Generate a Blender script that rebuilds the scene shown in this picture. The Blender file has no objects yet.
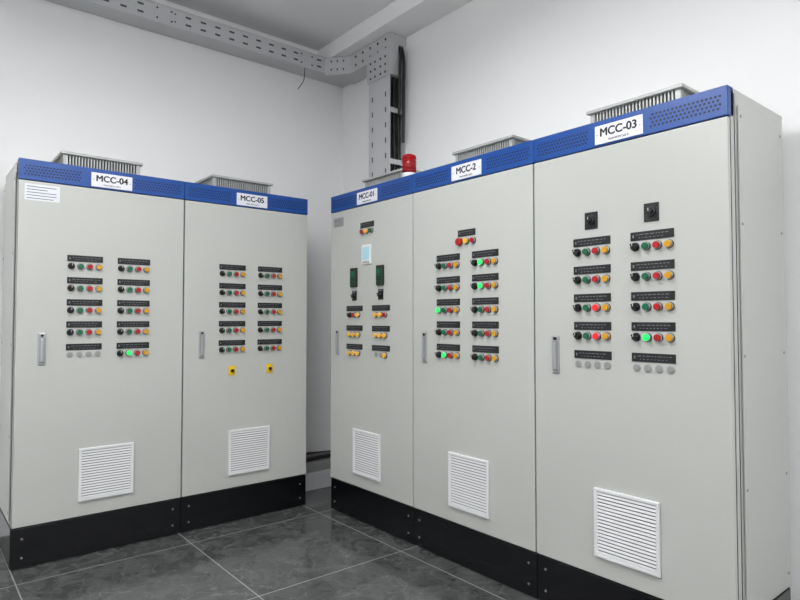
import bpy, bmesh, math, random
from mathutils import Vector, Matrix
random.seed(4)
scene = bpy.context.scene
scene.view_settings.view_transform = 'Standard'
scene.view_settings.look = 'None'

# ------------------------------------------------------------ materials
def s2l(c):
    return tuple(((v/255)/12.92 if v/255 <= 0.04045 else ((v/255+0.055)/1.055)**2.4) for v in c) + (1,)

def mat(name, rgb, rough=0.5, metal=0.0, bump=0.0, bscale=60, emit=0.0, spec=0.5, vary=0.03, vscale=3.0):
    m = bpy.data.materials.new(name); m.use_nodes = True
    nt = m.node_tree; b = nt.nodes['Principled BSDF']
    col = s2l(rgb)
    b.inputs['Roughness'].default_value = rough
    b.inputs['Metallic'].default_value = metal
    b.inputs['Specular IOR Level'].default_value = spec
    geo = nt.nodes.new('ShaderNodeNewGeometry')
    n = nt.nodes.new('ShaderNodeTexNoise'); n.inputs['Scale'].default_value = vscale
    nt.links.new(geo.outputs['Position'], n.inputs['Vector'])
    mix = nt.nodes.new('ShaderNodeMix'); mix.data_type = 'RGBA'
    mix.inputs[6].default_value = tuple(min(1, c*(1-vary)) for c in col[:3]) + (1,)
    mix.inputs[7].default_value = tuple(min(1, c*(1+vary)) for c in col[:3]) + (1,)
    nt.links.new(n.outputs['Fac'], mix.inputs[0])
    nt.links.new(mix.outputs[2], b.inputs['Base Color'])
    if emit:
        b.inputs['Emission Color'].default_value = col
        b.inputs['Emission Strength'].default_value = emit
    if bump:
        n2 = nt.nodes.new('ShaderNodeTexNoise'); n2.inputs['Scale'].default_value = bscale
        nt.links.new(geo.outputs['Position'], n2.inputs['Vector'])
        bp = nt.nodes.new('ShaderNodeBump'); bp.inputs['Strength'].default_value = bump
        bp.inputs['Distance'].default_value = 0.002
        nt.links.new(n2.outputs['Fac'], bp.inputs['Height'])
        nt.links.new(bp.outputs['Normal'], b.inputs['Normal'])
    return m

M = {}
M['wallL'] = mat('wall_paint', (238,238,238), 0.85, bump=0.15, bscale=90, vary=0.010)
M['ceil'] = mat('ceiling_paint', (230,230,231), 0.9, vary=0.015)
M['grey'] = mat('powder_coat_grey', (181,183,178), 0.30, bump=0.08, bscale=500, vary=0.012)
M['greyd'] = mat('powder_coat_dark_grey', (140,142,140), 0.5)  # plain darker grey for plugs, handle recess, keys, sticker and trunking
M['seam'] = mat('seam_dark', (60,62,62), 0.7)
M['blue'] = mat('header_blue', (4,66,140), 0.36, bump=0.05, bscale=400)
M['blued'] = mat('header_hole_dark', (4,22,54), 0.6)
M['black'] = mat('plinth_black', (8,9,13), 0.18)
M['screw'] = mat('screw_steel', (150,150,150), 0.35, metal=0.8)
M['bk'] = mat('plastic_black', (14,15,16), 0.35)
M['lab'] = mat('label_black', (17,19,22), 0.4)
M['ink'] = mat('label_engraving', (112,114,120), 0.6)
M['wht'] = mat('plastic_white', (214,215,216), 0.5)
M['plate'] = mat('nameplate_white', (220,220,226), 0.35)
M['txt'] = mat('text_black', (12,12,16), 0.6)
M['chrome'] = mat('brushed_steel', (172,174,176), 0.35, metal=0.6)
M['knob'] = mat('knob_bezel', (70,72,74), 0.35, metal=0.5)
M['G'] = mat('button_green', (0,95,60), 0.35)
M['g'] = mat('button_green_lit', (30,225,95), 0.35, emit=0.8)
M['R'] = mat('button_red', (165,16,20), 0.35)
M['r'] = mat('button_red_lit', (235,30,40), 0.35, emit=0.25)
M['Y'] = mat('button_amber', (200,145,15), 0.35)
M['y'] = mat('button_amber_lit', (225,165,25), 0.35, emit=0.2)
M['yel'] = mat('selector_plate_yellow', (225,185,15), 0.4)
M['b'] = mat('blank_plug_grey', (150,152,151), 0.5)
M['key'] = mat('display_green', (8,66,42), 0.35)
M['scr'] = mat('meter_screen', (150,190,200), 0.25, emit=0.25)
M['galv'] = mat('galvanised_vent', (168,170,168), 0.4, metal=0.15)
M['galvd'] = mat('vent_inside', (78,80,80), 0.6)
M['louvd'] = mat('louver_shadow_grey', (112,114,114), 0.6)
M['tray'] = mat('tray_white', (190,191,193), 0.4)
M['slot'] = mat('tray_slot', (66,67,70), 0.7)
M['cable'] = mat('cable_black', (20,20,23), 0.5)
M['cableg'] = mat('conduit_grey', (100,102,104), 0.5)
M['red'] = mat('beacon_red', (150,10,18), 0.18, emit=0.02)
M['sticker'] = mat('sticker', (212,214,218), 0.4)
M['stickt'] = mat('sticker_print', (100,104,120), 0.6)
M['lamp'] = mat('lamp_diffuser', (255,252,248), 0.5, emit=3)
M['rub'] = mat('rubber_gasket', (30,31,32), 0.8)

def floor_mat():
    m = bpy.data.materials.new('stone_tile_floor'); m.use_nodes = True
    nt = m.node_tree; b = nt.nodes['Principled BSDF']; L = nt.links.new
    geo = nt.nodes.new('ShaderNodeNewGeometry')
    mp = nt.nodes.new('ShaderNodeMapping'); mp.inputs['Location'].default_value = (-1.35+8.9, -2.71+8.9, 0)
    L(geo.outputs['Position'], mp.inputs['Vector'])
    br = nt.nodes.new('ShaderNodeTexBrick'); br.offset = 0; br.squash = 1
    br.inputs['Scale'].default_value = 1; br.inputs['Brick Width'].default_value = 0.89
    br.inputs['Row Height'].default_value = 0.89; br.inputs['Mortar Size'].default_value = 0.0032
    br.inputs['Mortar Smooth'].default_value = 0.1
    br.inputs['Color1'].default_value = (0.0,0,0,1); br.inputs['Color2'].default_value = (1,1,1,1)
    L(mp.outputs[0], br.inputs['Vector'])
    va = nt.nodes.new('ShaderNodeVectorMath'); va.operation = 'MULTIPLY_ADD'
    L(br.outputs['Color'], va.inputs[0]); va.inputs[1].default_value = (7,5,3); L(geo.outputs['Position'], va.inputs[2])
    n1 = nt.nodes.new('ShaderNodeTexNoise'); n1.inputs['Scale'].default_value = 7
    n1.inputs['Detail'].default_value = 10; n1.inputs['Roughness'].default_value = 0.75; n1.inputs['Distortion'].default_value = 0.9
    L(va.outputs[0], n1.inputs['Vector'])
    cr = nt.nodes.new('ShaderNodeValToRGB')
    cr.color_ramp.elements[0].position = 0.32; cr.color_ramp.elements[0].color = s2l((48,50,50))
    cr.color_ramp.elements[1].position = 0.70; cr.color_ramp.elements[1].color = s2l((94,96,95))
    L(n1.outputs['Fac'], cr.inputs[0])
    n2 = nt.nodes.new('ShaderNodeTexNoise'); n2.inputs['Scale'].default_value = 2.6
    n2.inputs['Detail'].default_value = 7; n2.inputs['Distortion'].default_value = 2.0
    L(va.outputs[0], n2.inputs['Vector'])
    v1 = nt.nodes.new('ShaderNodeMath'); v1.operation = 'SUBTRACT'; v1.inputs[1].default_value = 0.5; L(n2.outputs['Fac'], v1.inputs[0])
    v2 = nt.nodes.new('ShaderNodeMath'); v2.operation = 'ABSOLUTE'; L(v1.outputs[0], v2.inputs[0])
    vr = nt.nodes.new('ShaderNodeMapRange'); vr.inputs[1].default_value = 0.0; vr.inputs[2].default_value = 0.008
    vr.inputs[3].default_value = 0.5; vr.inputs[4].default_value = 0.0; L(v2.outputs[0], vr.inputs[0])
    mv = nt.nodes.new('ShaderNodeMix'); mv.data_type = 'RGBA'; mv.inputs[7].default_value = s2l((126,128,127))
    L(vr.outputs[0], mv.inputs[0]); L(cr.outputs[0], mv.inputs[6])
    mg = nt.nodes.new('ShaderNodeMix'); mg.data_type = 'RGBA'; mg.inputs[7].default_value = s2l((148,148,145))
    L(br.outputs['Fac'], mg.inputs[0]); L(mv.outputs[2], mg.inputs[6])
    L(mg.outputs[2], b.inputs['Base Color'])
    b.inputs['Roughness'].default_value = 0.12
    bp = nt.nodes.new('ShaderNodeBump'); bp.inputs['Strength'].default_value = 0.3; bp.inputs['Distance'].default_value = 0.002
    bp.invert = True
    L(br.outputs['Fac'], bp.inputs['Height']); L(bp.outputs[0], b.inputs['Normal'])
    return m
M['floor'] = floor_mat()

# ------------------------------------------------------------ mesh builder
class MB:
    def __init__(s):
        s.bm = bmesh.new(); s.mats = []
    def mi(s, k):
        if k not in s.mats: s.mats.append(k)
        return s.mats.index(k)
    def _fin(s, verts, k, smooth=False):
        i = s.mi(k); fs = set()
        for v in verts:
            for f in v.link_faces: fs.add(f)
        for f in fs:
            f.material_index = i; f.smooth = smooth
        return fs
    def box(s, x0, x1, y0, y1, z0, z1, k, bev=0.0, rot=None):
        r = bmesh.ops.create_cube(s.bm, size=1)
        vs = r['verts']
        c = Vector(((x0+x1)/2, (y0+y1)/2, (z0+z1)/2))
        mt = Matrix.Diagonal((x1-x0, y1-y0, z1-z0, 1))
        if rot is not None: mt = rot.to_4x4() @ mt
        mt = Matrix.Translation(c) @ mt
        bmesh.ops.transform(s.bm, matrix=mt, verts=vs)
        s._fin(vs, k)
        if bev:
            es = list({e for v in vs for e in v.link_edges})
            rr = bmesh.ops.bevel(s.bm, geom=es, offset=bev, segments=2, affect='EDGES', profile=0.5)
            i = s.mi(k)
            for f in rr['faces']: f.material_index = i
    def cyl(s, c, r, h, k, axis='Y', seg=18, r2=None, smooth=True):
        rr = bmesh.ops.create_cone(s.bm, cap_ends=True, segments=seg, radius1=r, radius2=r if r2 is None else r2, depth=h)
        vs = rr['verts']
        R = Matrix.Identity(4)
        if axis == 'Y': R = Matrix.Rotation(math.radians(90), 4, 'X')
        elif axis == 'X': R = Matrix.Rotation(math.radians(90), 4, 'Y')
        bmesh.ops.transform(s.bm, matrix=Matrix.Translation(c) @ R, verts=vs)
        fs = s._fin(vs, k)
        if smooth:
            for f in fs:
                if len(f.verts) == 4: f.smooth = True
    def sphere(s, c, r, k, sc=(1,1,1)):
        rr = bmesh.ops.create_uvsphere(s.bm, u_segments=20, v_segments=10, radius=r)
        bmesh.ops.transform(s.bm, matrix=Matrix.Translation(c) @ Matrix.Diagonal((*sc, 1)), verts=rr['verts'])
        s._fin(rr['verts'], k, True)
    def obj(s, name, parent=None):
        me = bpy.data.meshes.new(name); s.bm.to_mesh(me); s.bm.free()
        for k in s.mats: me.materials.append(M[k])
        o = bpy.data.objects.new(name, me); scene.collection.objects.link(o)
        if parent: o.parent = parent
        return o

def empty(name, loc, rz=0):
    e = bpy.data.objects.new(name, None); e.empty_display_size = 0.2
    e.location = loc; e.rotation_euler = (0, 0, rz); scene.collection.objects.link(e)
    return e

def text(body, size, loc, parent, k='txt', name='lettering'):
    cu = bpy.data.curves.new(name, 'FONT'); cu.body = body; cu.size = size
    cu.align_x = 'CENTER'; cu.align_y = 'CENTER'; cu.extrude = 0.0006
    cu.materials.append(M[k])
    o = bpy.data.objects.new(name, cu); scene.collection.objects.link(o)
    o.location = loc; o.rotation_euler = (math.radians(90), 0, 0); o.parent = parent
    return o

def tube(name, pts, r, k, parent=None):
    cu = bpy.data.curves.new(name, 'CURVE'); cu.dimensions = '3D'; cu.bevel_depth = r; cu.bevel_resolution = 3
    sp = cu.splines.new('NURBS'); sp.points.add(len(pts)-1)
    for p, q in zip(sp.points, pts): p.co = (*q, 1)
    sp.use_endpoint_u = True; sp.order_u = 3; sp.resolution_u = 6
    cu.materials.append(M[k])
    o = bpy.data.objects.new(name, cu); scene.collection.objects.link(o)
    if parent: o.parent = parent
    return o

# ------------------------------------------------------------ room
XW, YW, X0, Y0, H = 3.0, 4.45, -2.6, -2.6, 3.68
def slab(name, x0, x1, y0, y1, z0, z1, k):
    b = MB(); b.box(x0, x1, y0, y1, z0, z1, k); return b.obj(name)
slab('floor', X0-.1, XW+.1, Y0-.1, YW+.1, -0.1, 0, 'floor')
slab('ceiling', X0-.1, XW+.1, Y0-.1, YW+.1, H, H+.1, 'ceil')
slab('wall_back', X0-.1, XW+.1, YW, YW+.1, 0, H, 'wallL')
slab('wall_right', XW, XW+.1, Y0, YW, 0, H, 'wallL')
slab('wall_left', X0-.1, X0, Y0, YW, 0, H, 'wallL')
slab('wall_front', X0-.1, XW+.1, Y0-.1, Y0, 0, H, 'wallL')
slab('trim_1', XW-.26, XW, Y0, YW, H-.13, H, 'wallL')

# ------------------------------------------------------------ cabinet
ROWS = [1.64, 1.515, 1.39, 1.265, 1.138]
W, D, PH, HB, HT = 0.9, 0.55, 0.22, 2.10, 2.212
SP = 0.048

def device(b, u, z, c):
    if c == 'b':
        b.cyl((u, -.0015, z), .017, .003, 'b'); b.cyl((u, -.004, z), .012, .003, 'greyd'); return
    b.cyl((u, -.002, z), .0185, .005, 'bk')
    b.cyl((u, -.007, z), .0168, .009, 'chrome' if c != 'K' else 'bk')
    if c == 'K':
        b.cyl((u, -.015, z), .0145, .012, 'bk', r2=.012)
        b.box(u-.0045, u+.0045, -.030, -.018, z-.014, z+.014, 'bk', bev=.0015,
              rot=Matrix.Rotation(math.radians(-35), 3, 'Y'))
        b.box(u-.001, u+.001, -.031, -.0295, z+.002, z+.012, 'wht')
    else:
        b.cyl((u, -.015, z), .0145, .010, c, r2=.0135)

def label(b, u, z, w=.185, h=.036):
    b.box(u-w/2, u+w/2, -.004, 0, z-h/2, z+h/2, 'lab', bev=.001)
    b.box(u-w/2+.01, u-w/2+.016, -.0046, -.004, z-.006, z+.006, 'ink')
    x = u-w*.36
    while x < u+w*.38:
        l = random.uniform(.006, .018)
        b.box(x, min(x+l, u+w*.42), -.0046, -.004, z+.004, z+.007, 'ink'); x += l+.006
    x = u-w*.3
    while x < u+w*.3:
        l = random.uniform(.004, .012)
        b.box(x, x+l, -.0046, -.004, z-.009, z-.0065, 'ink'); x += l+.008

def cabinet(origin, rz, spec):
    e = empty('electrical_control_cabinet', origin, rz)
    b = MB(); g = .0015
    b.box(g, W-g, .024, D, PH, HT-.012, 'grey', bev=.003)
    b.box(g+.002, W-g-.002, .021, .03, PH+.004, HB-.002, 'rub')
    b.box(g, W-g, .04, D+.004, HT-.014, HT, 'grey', bev=.002)
    for sx, x0, x1 in ((-1, -.0005, .004), (1, W-.004, W+.0005)):
        if sx in spec['sides']:
            xx0, xx1 = (x0-.006, x0) if sx < 0 else (x1, x1+.006)
            b.box(xx0, xx1, .075, D-.04, PH+.03, HT-.06, 'grey', bev=.002)
            xs = xx0-.001 if sx < 0 else xx1+.001
            for zz in (PH+.07, .7, 1.2, 1.7, HT-.1):
                for yy in (.092, D-.057):
                    b.cyl((xs, yy, zz), .006, .003, 'screw', axis='X', seg=10)
            b.box(min(x0, x1), max(x0, x1), .05, .053, PH, HT-.02, 'seam')
    b.obj('enclosure_body', e)
    b = MB()
    b.box(.004, W-.004, 0, .022, PH+.005, HB-.004, 'grey', bev=.003)
    b.obj('door', e)
    b = MB()
    b.box(g, W-g, -.002, .05, HB, HT+.002, 'blue', bev=.003)
    hz = HB + .054
    for side in ((.03, .30), (.60, .87)):
        x = side[0]
        while x < side[1]:
            for j in range(4):
                xx = x + (.0075 if j % 2 else 0)
                b.box(xx-.0042, xx+.0042, -.0026, 0, hz-.024+j*.016-.0042, hz-.024+j*.016+.0042, 'blued')
            x += .0165
    b.obj('header_panel', e)
    b = MB()
    b.box(.004, W-.004, .02, D-.01, 0, PH-.002, 'black')
    b.box(.002, W-.002, .008, .022, .004, PH-.004, 'black', bev=.002)
    for x in (.05, W-.05):
        for z in (.06, .16):
            b.cyl((x, .007, z), .006, .004, 'screw', seg=10)
    for sx in spec['sides']:
        x = 0.002 if sx < 0 else W-.002
        b.box(x-.004, x+.004, .03, D-.02, .004, PH-.004, 'black', bev=.002)
    b.obj('plinth', e)
    b = MB(); u = spec.get('hu', .09); hz = 1.175
    b.box(u-.019, u+.019, -.007, 0, hz-.088, hz+.088, 'chrome', bev=.003)
    b.box(u-.012, u+.012, -.009, -.006, hz-.076, hz+.062, 'greyd', bev=.001)
    b.box(u-.009, u+.009, -.018, -.008, hz-.072, hz+.058, 'chrome', bev=.003)
    b.cyl((u, -.010, hz+.074), .007, .008, 'bk', seg=14)
    b.obj('door_handle', e)
    b = MB(); cu, cz, hw = spec.get('vent', .455), .458, .148
    t = .015
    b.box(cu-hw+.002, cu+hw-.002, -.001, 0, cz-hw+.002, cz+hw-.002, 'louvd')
    for a in ((cu-hw, cu-hw+t, cz-hw, cz+hw), (cu+hw-t, cu+hw, cz-hw, cz+hw)):
        b.box(a[0], a[1], -.014, 0, a[2], a[3], 'wht', bev=.003)
    for a in ((cz-hw, cz-hw+t), (cz+hw-t, cz+hw)):
        b.box(cu-hw+t-.003, cu+hw-t+.003, -.0138, 0, a[0], a[1], 'wht', bev=.003)
    n = 18; z0 = cz-hw+t; step = (2*hw-2*t)/n
    for i in range(n):
        zz = z0 + step*(i+.5)
        b.box(cu-hw+t-.002, cu+hw-t+.002, -.0100, -.0082, zz-step*.34, zz+step*.34, 'wht',
              rot=Matrix.Rotation(math.radians(-15), 3, 'X'))
    b.obj('ventilation_grille', e)
    nu = spec.get('np', .455)
    b = MB(); b.box(nu-.112, nu+.112, -.006, -.002, HB+.008, HB+.090, 'plate', bev=.001)
    for x in (nu-.1, nu+.1):
        b.cyl((x, -.007, HB+.048), .003, .002, 'screw', seg=8)
    b.obj('nameplate', e)
    for i, (dx, dz) in enumerate(((-.0016,0),(0,.0012),(0,-.0012),(.0016,0))):
        text(spec['name'], .050, (nu+dx, -.0065-i*.0001, HB+.056+dz), e)
    text('TRAM BOM CAP II', .012, (nu, -.0065, HB+.021), e)
    bl = MB(); bb = MB()
    for cx, rows in spec['cols']:
        for z, pat in rows:
            label(bl, cx, z+.044)
            n = len(pat)
            for i, c in enumerate(pat):
                device(bb, cx + (i-(n-1)/2)*SP, z, c)
    for (u, z, kind) in spec.get('extra', []):
        if kind == 'rot':
            bl.box(u-.032, u+.032, -.004, 0, z-.04, z+.036, 'lab', bev=.001)
            for a in range(-4, 5):
                an = math.radians(a*30)
                bl.box(u+math.sin(an)*.026-.001, u+math.sin(an)*.026+.001, -.0046, -.004, z+math.cos(an)*.026-.001, z+math.cos(an)*.026+.001, 'ink')
            bb.cyl((u, -.010, z), .021, .014, 'knob', r2=.019)
            bb.cyl((u, -.022, z), .0165, .014, 'bk', r2=.014)
            bb.box(u-.001, u+.001, -.0305, -.029, z, z+.012, 'wht')
        elif kind == 'three':
            label(bl, u, z+.044, .15)
            for i, c in enumerate('RyG'):
                device(bb, u+(i-1)*SP, z, c)
        elif kind == 'threeR':
            label(bl, u, z+.046, .13)
            bb.cyl((u-.05, -.012, z), .022, .02, 'R', r2=.019)
            device(bb, u+.0, z, 'y'); device(bb, u+.05, z, 'R')
        elif kind == 'meter':
            bl.box(u-.052, u+.052, -.012, 0, z-.066, z+.066, 'wht', bev=.004)
            bl.box(u-.038, u+.038, -.0135, -.011, z-.035, z+.050, 'scr')
            for i in range(4):
                bl.box(u-.034+i*.019, u-.022+i*.019, -.0145, -.011, z-.055, z-.045, 'greyd')
        elif kind == 'green':
            bl.box(u-.036, u+.036, -.016, 0, z-.065, z+.065, 'bk', bev=.004)
            bl.box(u-.030, u+.030, -.020, -.014, z-.058, z+.045, 'key', bev=.003)
            bl.box(u-.020, u+.020, -.0215, -.019, z+.012, z+.036, 'G')
            for i in range(3):
                for j in range(3):
                    bb.cyl((u-.016+i*.016, -.0215, z-.045+j*.016), .005, .003, 'bk', seg=10)
        elif kind == 'small':
            bl.box(u-.026, u+.026, -.004, 0, z-.034, z+.034, 'lab', bev=.001)
            device(bb, u, z-.004, 'K')
            bl.box(u-.016, u+.016, -.0046, -.004, z+.022, z+.029, 'ink')
        elif kind == 'amber':
            bl.box(u-.023, u+.023, -.003, 0, z-.032, z+.032, 'yel', bev=.001)
            bb.cyl((u, -.006, z), .016, .008, 'yel')
            bb.cyl((u, -.014, z), .0115, .010, 'bk', r2=.010)
            bb.box(u-.003, u+.003, -.024, -.018, z-.011, z+.011, 'bk', bev=.001)
        elif kind == 'sticker':
            bl.box(u-.085, u+.085, -.0012, 0, z-.045, z+.045, 'sticker')
            for i in range(5):
                bl.box(u-.075, u+random.uniform(.02, .07), -.0016, -.001, z+.028-i*.016, z+.032-i*.016, 'stickt')
        elif kind == 'msticker':
            bl.box(u-.06, u+.06, -.0012, 0, z-.032, z+.032, 'greyd')
            bl.box(u-.05, u+.03, -.0016, -.001, z+.008, z+.014, 'ink')
    bl.obj('label_plates', e); bb.obj('push_buttons', e)
    b = MB(); u0, u1, y0, y1 = .24, .66, .13, .47
    b.box(u0-.01, u1+.01, y0-.01, y1+.01, HT, HT+.012, 'galv')
    b.box(u0+.03, u1-.03, y0+.03, y1-.03, HT+.01, HT+.088, 'galvd')
    n = 26
    for i in range(n+1):
        x = u0 + (u1-u0)*i/n
        for yy in (y0, y1):
            b.box(x-.0035, x+.0035, yy-.002 if yy == y0 else yy-.02, yy+.02 if yy == y0 else yy+.002, HT+.008, HT+.09, 'galv')
    n = 21
    for i in range(n+1):
        y = y0 + (y1-y0)*i/n
        for xx in (u0, u1):
            b.box(xx if xx == u0 else xx-.02, xx+.02 if xx == u0 else xx, y-.0035, y+.0035, HT+.008, HT+.09, 'galv')
    b.box(u0-.018, u1+.018, y0-.018, y1+.018, HT+.089, HT+.105, 'galv', bev=.004)
    b.obj('roof_exhaust_vent', e)
    return e

R = ROWS
def col(u, pats): return (u, list(zip(R, pats)))
left = [
 dict(name='MCC-04', sides=(-1,), np=.47, hu=.125, vent=.463, cols=[col(.335, ['KGRY','KGRY','KGRY','KGRY','bbbb']), col(.6, ['KGRY','KGRY','KGRY','KGRY','KgRY'])],
      extra=[(.115, 2.035, 'sticker')]),
 dict(name='MCC-05', sides=(1,), np=.46, hu=.118, vent=.452, cols=[col(.325, ['KGRY','KGRY','KGRY','KGRY','KGRY']), col(.6, ['KGRY','KGRY','KGRY','KGRY','KGRY'])],
      extra=[(.325, .998, 'amber'), (.6, .998, 'amber')]),
]
right = [
 dict(name='MCC-01', sides=(-1,), np=.44, hu=.095, vent=.44, cols=[(.297, [(1.367,'KRy'),(1.235,'yyy'),(1.11,'yyy')]), (.588, [(1.367,'yyR'),(1.235,'yyy'),(1.11,'bby')])],
      extra=[(.44, 1.92, 'three'), (.44, 1.765, 'meter'), (.297, 1.62, 'green'), (.588, 1.62, 'green'), (.297, 1.498, 'small'), (.588, 1.498, 'small'), (.10, 2.02, 'msticker')]),
 dict(name='MCC-2', sides=(), np=.45, hu=.11, vent=.46, cols=[col(.305, ['KGRY','KGRY','gGRY','KGRY','KgRY']), col(.583, ['KgRY','KgRY','KGRY','KGRY','KGRY'])],
      extra=[(.45, 1.763, 'threeR')]),
 dict(name='MCC-03', sides=(1,), np=.455, hu=.125, vent=.47, cols=[col(.318, ['KGRY','KGRY','KGrY','KGrY','bbbb']), col(.597, ['KGRY','KGRY','KGRY','KgRY','bbbb'])],
      extra=[(.318, 1.779, 'rot'), (.597, 1.779, 'rot')]),
]
for i, s in enumerate(left):
    cabinet((.46+.9*i, 3.80, 0), 0, s)
for i, s in enumerate(right):
    cabinet((2.35, 3.63-.9*i, 0), -math.pi/2, s)

# ------------------------------------------------------------ beacon
e = empty('warning_beacon', (2.45, 2.88, HT))
b = MB()
b.cyl((0,0,.006), .052, .012, 'bk', axis='Z', seg=28)
b.cyl((0,0,.028), .044, .04, 'wht', axis='Z', seg=28)
b.obj('beacon_base', e)
b = MB()
b.cyl((0,0,.103), .044, .11, 'red', axis='Z', seg=28)
for i in range(5):
    b.cyl((0,0,.063+i*.02), .0455, .006, 'red', axis='Z', seg=28)
b.sphere((0,0,.156), .044, 'red', (1,1,.35))
b.obj('beacon_lens', e)

# ------------------------------------------------------------ cable tray
e = empty('cable_tray', (0,0,0))
zt0, zt1 = 3.415, 3.545
yf = 4.27; xf = 2.84
b = MB()
b.box(X0+.01, XW-.001, yf, YW-.001, zt0, zt1, 'tray', bev=.003)
b.box(X0+.01, XW-.001, yf-.006, yf+.01, zt1-.008, zt1+.006, 'tray', bev=.002)
x = X0+.05
while x < 2.75:
    for j, z in enumerate((zt0+.04, zt0+.095)):
        b.box(x, x+.04, yf-.001, yf, z-.007, z+.007, 'slot')
    x += .11
for x in (0.1, 1.3, 2.45):
    b.box(x, x+.14, yf-.004, yf, zt0-.004, zt1+.002, 'tray', bev=.001)
    for xx in (x+.02, x+.12):
        for z in (zt0+.03, zt1-.03):
            b.cyl((xx, yf-.005, z), .007, .004, 'slot', seg=10)
b.obj('horizontal_run', e)
b = MB()
yl = 3.56
vs = [(XW-.001, yf), (XW-.30, yf), (xf, yf-.16), (xf, yl), (XW-.001, yl)]
bot = [b.bm.verts.new((x, y, zt0-.02)) for x, y in vs]; top = [b.bm.verts.new((x, y, zt1)) for x, y in vs]
i0 = b.mi('tray')
b.bm.faces.new(bot); b.bm.faces.new(top[::-1])
for i in range(5):
    j = (i+1) % 5; b.bm.faces.new((bot[i], top[i], top[j], bot[j]))
bmesh.ops.recalc_face_normals(b.bm, faces=b.bm.faces)
for y in (yl+.06, yl+.16, yl+.26, yl+.36, yl+.46):
    for z in (zt0+.025, zt1-.035):
        b.cyl((xf-.001, y, z), .011, .003, 'slot', axis='X', seg=12)
for t_ in (.25, .5, .75):
    px, py = XW-.30+.14*t_, yf-.16*t_
    for z in (zt0+.025, zt1-.035):
        b.sphere((px, py, z), .011, 'slot', (.5,.5,1))
b.obj('corner_fitting', e)
b = MB()
y0, y1 = 3.57, 3.84; zb = 2.02
b.box(xf-.012, XW-.01, y0-.015, y1+.015, 3.22, zt0+.02, 'tray', bev=.004)
for z in (3.25, 3.31, 3.37):
    for y in (y0+.04, y0+.10, y0+.17, y0+.23):
        b.cyl((xf-.013, y, z), .010, .003, 'slot', axis='X', seg=12)
b.box(XW-.012, XW-.001, y0, y1, zb, 3.23, 'tray')
b.box(xf, xf+.008, y0, y1, zb, 3.23, 'tray', bev=.002)
b.box(xf+.006, XW-.01, y1-.008, y1, zb, 3.23, 'tray')
z = zb+.1
while z < 3.2:
    for y in (y0+.05, y0+.22):
        b.box(xf-.001, xf, y-.007, y+.007, z-.02, z+.02, 'slot')
    z += .12
for z in (2.55, 2.95):
    b.box(xf-.004, XW-.002, y0-.004, y0, z-.02, z+.02, 'tray')
b.obj('vertical_run', e)
for i in range(6):
    yy = 3.60+.02*(i % 2) ; xx = 2.862+.022*i
    tube('tray_cable', [(xx, yy, 3.25), (xx, yy, 2.8), (xx+.005, yy-.01, 2.4), (xx, yy, 2.02)], .011, 'cable', e)
tube('tray_cable', [(2.90, 3.53, 2.9), (2.90, 3.52, 3.25), (2.92, 3.53, 3.40), (2.94, 3.58, 3.48)], .012, 'cable', e)
tube('tray_cable', [(2.94, 3.53, 2.7), (2.94, 3.52, 3.2), (2.95, 3.53, 3.40), (2.96, 3.58, 3.48)], .012, 'cable', e)
tube('loose_wire', [(2.52, yf+.03, zt0+.01), (2.50, yf-.01, zt0-.1), (2.47, yf+.0, zt0-.16), (2.44, yf+.0, zt0-.2)], .003, 'cable', e)

# ------------------------------------------------------------ wiring trunking in the corner gap
e = empty('cable_trunking', (0,0,0))
b = MB()
b.box(2.30, 2.95, 4.10, 4.40, 0, .13, 'tray', bev=.004)
b.box(2.30, 2.95, 4.14, 4.40, .13, .20, 'greyd', bev=.004)
b.obj('trunking_box', e)
for i in range(3):
    tube('cable', [(2.36, 4.20+.05*i, .215), (2.5, 4.19+.05*i, .22+.012*i), (2.7, 4.21+.05*i, .225), (2.9, 4.2+.05*i, .215)], .015, 'cable' if i % 2 == 0 else 'cableg', e)

# ------------------------------------------------------------ lights (unseen ceiling panels, hung low with added upward fill)
def area(e, z, up, ln, power):
    l = bpy.data.lights.new('panel_and_fill_light', 'AREA'); l.shape = 'RECTANGLE'; l.size = ln-.06; l.size_y = .24
    l.energy = power; l.color = (.985, .992, 1)
    o = bpy.data.objects.new('panel_and_fill_light', l); scene.collection.objects.link(o)
    o.location = (0, 0, z); o.parent = e
    if up: o.rotation_euler = (math.pi, 0, 0)
def fixture(x, y, ln, power):
    e = empty('ceiling_light_panel', (x, y, H))
    b = MB()
    b.box(-ln/2, ln/2, -.15, .15, -.40, -.36, 'wht', bev=.004)
    b.box(-ln/2+.02, ln/2-.02, -.13, .13, -.404, -.399, 'lamp')
    for s in (-1, 1):
        b.cyl((s*ln*.4, 0, -.18), .005, .36, 'screw', axis='Z', seg=8)
        b.cyl((s*ln*.4, 0, -.006), .03, .012, 'wht', axis='Z', seg=16)
    b.obj('housing', e)
    area(e, -.41, False, ln, power*.62)
    area(e, -.35, True, ln, power*.38)  # upward fill added to brighten the upper walls
for x, y in ((-1.3, -1.0), (1.1, -1.0), (-1.3, 2.0), (.80, 1.95)):
    fixture(x, y, 1.2, 67)
w = bpy.data.worlds.new('world'); scene.world = w; w.use_nodes = True
w.node_tree.nodes['Background'].inputs[0].default_value = (.8, .85, .9, 1)
w.node_tree.nodes['Background'].inputs[1].default_value = .3

# ------------------------------------------------------------ camera
cd = bpy.data.cameras.new('camera'); cd.sensor_width = 36; cd.lens = 27.05; cd.clip_start = .02
co = bpy.data.objects.new('camera', cd); scene.collection.objects.link(co)
co.location = (0, 0, 1.34)
co.rotation_euler = (math.radians(91.81), 0, math.radians(-39.5))
scene.camera = co
